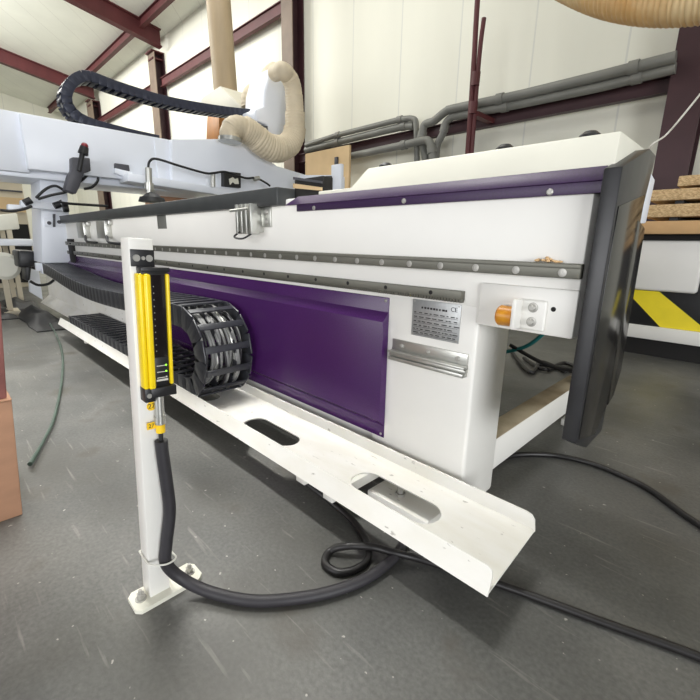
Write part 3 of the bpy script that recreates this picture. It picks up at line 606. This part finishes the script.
for z0, z1, x, lab in ((1.235, 1.268, -.72, 'dark spacer strip on top of the smooth tan board'), (1.372, 1.405, -.7, 'dark spacer strip between the two lower chipboards'), (1.495, 1.515, -.55, 'dark spacer strip under the short set back chipboard'), (1.595, 1.62, -.5, 'dark spacer strip under the uppermost chipboard end')):
    solo('spacer_batten', MB().box(x, x + .06, 4.66, 5.4, z0, z1), SHEET, lab, 'spacer', group='spacers between the stacked boards')

# wall side objects behind the gantry end
def lean(name, px, Y, dy, m, label, cat):
    return solo(name, MB().prism([onY(a, b, Y) for a, b in px], (0, dy, 0), .006), m, label, cat)
bz = onY(330, 150, 5.6)
x0 = onY(306, 150, 5.6).x; x1 = onY(350, 147, 5.6).x; zt = onY(330, 149, 5.6).z
tb_ = thing('plywood_board', ((x0 + x1) / 2, 5.6, 0), 'tall tan board leaning upright against the back wall', 'board')
part('board', MB().box(x0, x1, 5.58, 5.63, 0, zt, .004), PLY, tb_)
part('handle', MB().box(*[onY(337, 157, 5.57).x - .05, onY(337, 157, 5.57).x + .03], 5.55, 5.58, onY(337, 168, 5.57).z, onY(337, 157, 5.57).z, .004), DKGREY, tb_)
wp = thing('white_end_frame', (onY(338, 175, 4.0).x, 4.1, 0), 'bluish white upright end frame behind the table end', 'frame')
wq = [onY(331, 165, 4.0), onY(346, 168, 4.0), onY(346, 192, 4.0), onY(331, 192, 4.0)]
part('post', MB().box(wq[0].x, wq[1].x - .1, 4.0, 4.06, 0, wq[0].z, .01), GWHITE, wp)
part('cross_rail', MB().prism([onY(a, b, 4.02) for a, b in ((300, 175), (334, 175), (334, 190), (300, 186))], (0, .2, 0), .006), GWHITE, wp)
part('latch', MB().prism([onY(a, b, 3.995) for a, b in ((327, 176), (332, 176), (332, 181), (327, 181))], (0, -.02, 0)), DKGREY, wp)

# ================================================================== LEFT FOREGROUND AND BACKGROUND
cb = MB().hull8([(-2.4, .105, 0), (-1.80, .105, 0), (-1.80, -.6, 0), (-2.4, -.6, 0)], [(-2.41, .138, .44), (-1.81, .138, .44), (-1.81, -.6, .44), (-2.41, -.6, .44)], .004)
bx = thing('cardboard_box', (-2.1, -.25, 0), 'brown cardboard box on the floor at the left edge', 'box')
part('carton', cb, CARD, bx); part('flap', MB().box(-2.40, -1.808, -.25, .139, .441, .446, .002), CARD, bx)
cr_ = MB().hull8([(-2.4, .128, .447), (-1.825, .128, .447), (-1.825, -.6, .447), (-2.4, -.6, .447)], [(-2.4, .165, .78), (-1.88, .165, .78), (-1.88, -.6, .78), (-2.4, -.6, .78)], .006)
solo('wrapped_pack', cr_, CARDR, 'reddish brown worn pack standing on the cardboard box', 'pack')
# folded dark sheets on the floor under the gantry
random.seed(2)
def pile(x0, x1, y0, y1, h, z0, label):
    t = bmesh.new(); nx, ny = 40, 14; V = []
    from mathutils import noise as N
    for i in range(nx + 1):
        row = []
        for j in range(ny + 1):
            u, v = i / nx, j / ny; e = min(1, 5 * min(u, 1 - u)) * min(1, 4 * min(v, 1 - v)); k = N.noise(Vector((u * 7, v * 2.2, z0 * 9 + 3.1)))
            row.append(t.verts.new((x0 + (x1 - x0) * u, y0 + (y1 - y0) * v + .07 * N.noise(Vector((u * 5, v, 7))), z0 + .012 + e * h * (.55 + .8 * k))))
        V.append(row)
    W = [[t.verts.new((v.co.x, v.co.y, z0)) for v in r] for r in V]
    for i in range(nx):
        for j in range(ny):
            t.faces.new((V[i][j], V[i + 1][j], V[i + 1][j + 1], V[i][j + 1])); t.faces.new((W[i][j], W[i][j + 1], W[i + 1][j + 1], W[i + 1][j]))
    for i in range(nx):
        t.faces.new((V[i][0], W[i][0], W[i + 1][0], V[i + 1][0])); t.faces.new((V[i][ny], V[i + 1][ny], W[i + 1][ny], W[i][ny]))
    for j in range(ny):
        t.faces.new((V[0][j], V[0][j + 1], W[0][j + 1], W[0][j])); t.faces.new((V[nx][j], W[nx][j], W[nx][j + 1], V[nx][j + 1]))
    b = MB(); b._merge(t); return solo('rubber_sheet', b, SHEET, label, 'sheet')
pile(-8.6, -5.5, .74, 1.075, .15, 0, 'dark crumpled sheet lying on the floor below the gantry leg')
pile(-8.7, -6.6, .44, .73, .12, 0, 'flatter dark sheet in front of the crumpled one, at the left edge')
cbn = thing('storage_cabinet', (-11.3, .75, 0), 'beige banded cabinet far left behind the gantry leg', 'cabinet')
zz = lambda y: onX(15, y, -10.8).z
part('body', MB().box(-11.6, -10.8, -.2, 1.62, 0, zz(179), .02), BEIGEM, cbn)
part('wood_band', MB().box(-10.8, -10.76, -.19, 1.60, zz(212), zz(198)), PLY, cbn)
part('top_lip', MB().box(-11.62, -10.74, -.2, 1.64, zz(179), zz(168), .01), CREAM, cbn)
part('dark_opening', MB().box(-10.8, -10.78, -.19, 1.60, .1, zz(224)), HOLE, cbn)
part('groove', MB().box(-10.8, -10.775, -.19, 1.60, zz(192), zz(190.5)), DKGREY, cbn)
part('sensor', MB().prism([onX(a, b, -6.62) for a, b in ((17, 170), (28, 169), (31, 172), (29, 176), (18, 175))], (-.2, 0, 0), .02), DKGREY, g)
tbl = thing('white_bench', (-8.6, .7, 0), 'small white topped bench at the left edge', 'bench')
part('bench_top', MB().prism([onX(a, b, -8.2) for a, b in ((-4, 215), (17, 213), (20, 229), (-4, 231))], (-.9, 0, 0), .02), CREAM, tbl)
zl = onX(10, 230, -8.2).z
for x, yy in ((-8.25, .98), (-8.25, .82), (-9.0, .98), (-9.0, .3)): part('leg', MB().box(x - .04, x + .04, yy - .03, yy + .03, 0, zl + .03), BEIGEM, tbl)
part('shelf', MB().box(-9.0, -8.2, .3, 1.25, onX(25, 246, -8.2).z, onX(25, 239, -8.2).z, .02), GWHITE, tbl)
rc = onX(4, 266, -6.9)
rl_ = thing('hose_roll', (rc.x, rc.y, .0), 'round pale beige roll end at the left edge beside the black motor', 'roll')
part('disc', MB().cyl(rc + Vector((-.4, -.05, 0)), rc + Vector((.03, 0, 0)), .17, n=32).cyl(rc + Vector((.03, 0, 0)), rc + Vector((.06, 0, 0)), .17, .13, n=32), CREAM, rl_)
part('stand', MB().box(rc.x - .2, rc.x - .14, rc.y - .03, rc.y + .03, 0, rc.z - .1).box(rc.x - .4, rc.x, rc.y - .12, rc.y + .12, 0, .05), BEIGEM, rl_)

# ================================================================== CAMERA, LIGHT, VIEW
cam = bpy.data.cameras.new('camera'); co = bpy.data.objects.new('camera', cam); COL.objects.link(co); S.camera = co
cam.sensor_fit = 'HORIZONTAL'; cam.sensor_width = 36; cam.lens = FPX / 700 * 36; cam.clip_start = .02; cam.clip_end = 200
right = Vector((AX.x, AY.x, AZ.x)); down = Vector((AX.y, AY.y, AZ.y))
co.matrix_world = Matrix.Translation(EYE) @ Matrix((right, -down, -FWD)).transposed().to_4x4()
def area(name, loc, target, sx, sy, power, col=(1, 1, 1), spread=180):
    d = bpy.data.lights.new(name, 'AREA'); d.shape = 'RECTANGLE'; d.size = sx; d.size_y = sy; d.energy = power; d.color = col; d.spread = math.radians(spread)
    o = bpy.data.objects.new(name, d); COL.objects.link(o); o.location = loc; o.rotation_euler = (Vector(target) - Vector(loc)).to_track_quat('-Z', 'Y').to_euler(); return o
area('skylight', (-3.2, 1.0, 7.0), (-3.2, 1.0, 0), 3.2, .6, 78, (1, .99, .96), 50)
area('rear_skylight', (-9, 3.4, 6.9), (-9, 3.4, 0), 11, .8, 290, (1, .99, .95))
area('front_fill', (-1.0, -8.0, 1.9), (-1.5, 2.0, 1.3), 8, 3.4, 490, (.97, .98, 1))  # added fill lamp for the bed's front face, no door built
area('side_fill', (8.0, -2.0, 1.8), (-1, 1, 1.2), 4, 3.0, 640, (.96, .98, 1))  # added fill lamp for faces turned to the right, no opening built
area('wall_roof_fill', (-16, -1.0, 7.6), (-16, 6, 4.5), 9, 3, 1450, (1, .99, .95))  # fill lamp powered for the far-left wall and roof, no window built
w = bpy.data.worlds.new('hall_light'); S.world = w; w.use_nodes = True
w.node_tree.nodes['Background'].inputs[0].default_value = (.95, .97, 1, 1); w.node_tree.nodes['Background'].inputs[1].default_value = .1
S.view_settings.view_transform = 'Standard'; S.view_settings.look = 'None'; S.view_settings.gamma = 1; S.view_settings.use_curve_mapping = False
S.view_settings.exposure = 0
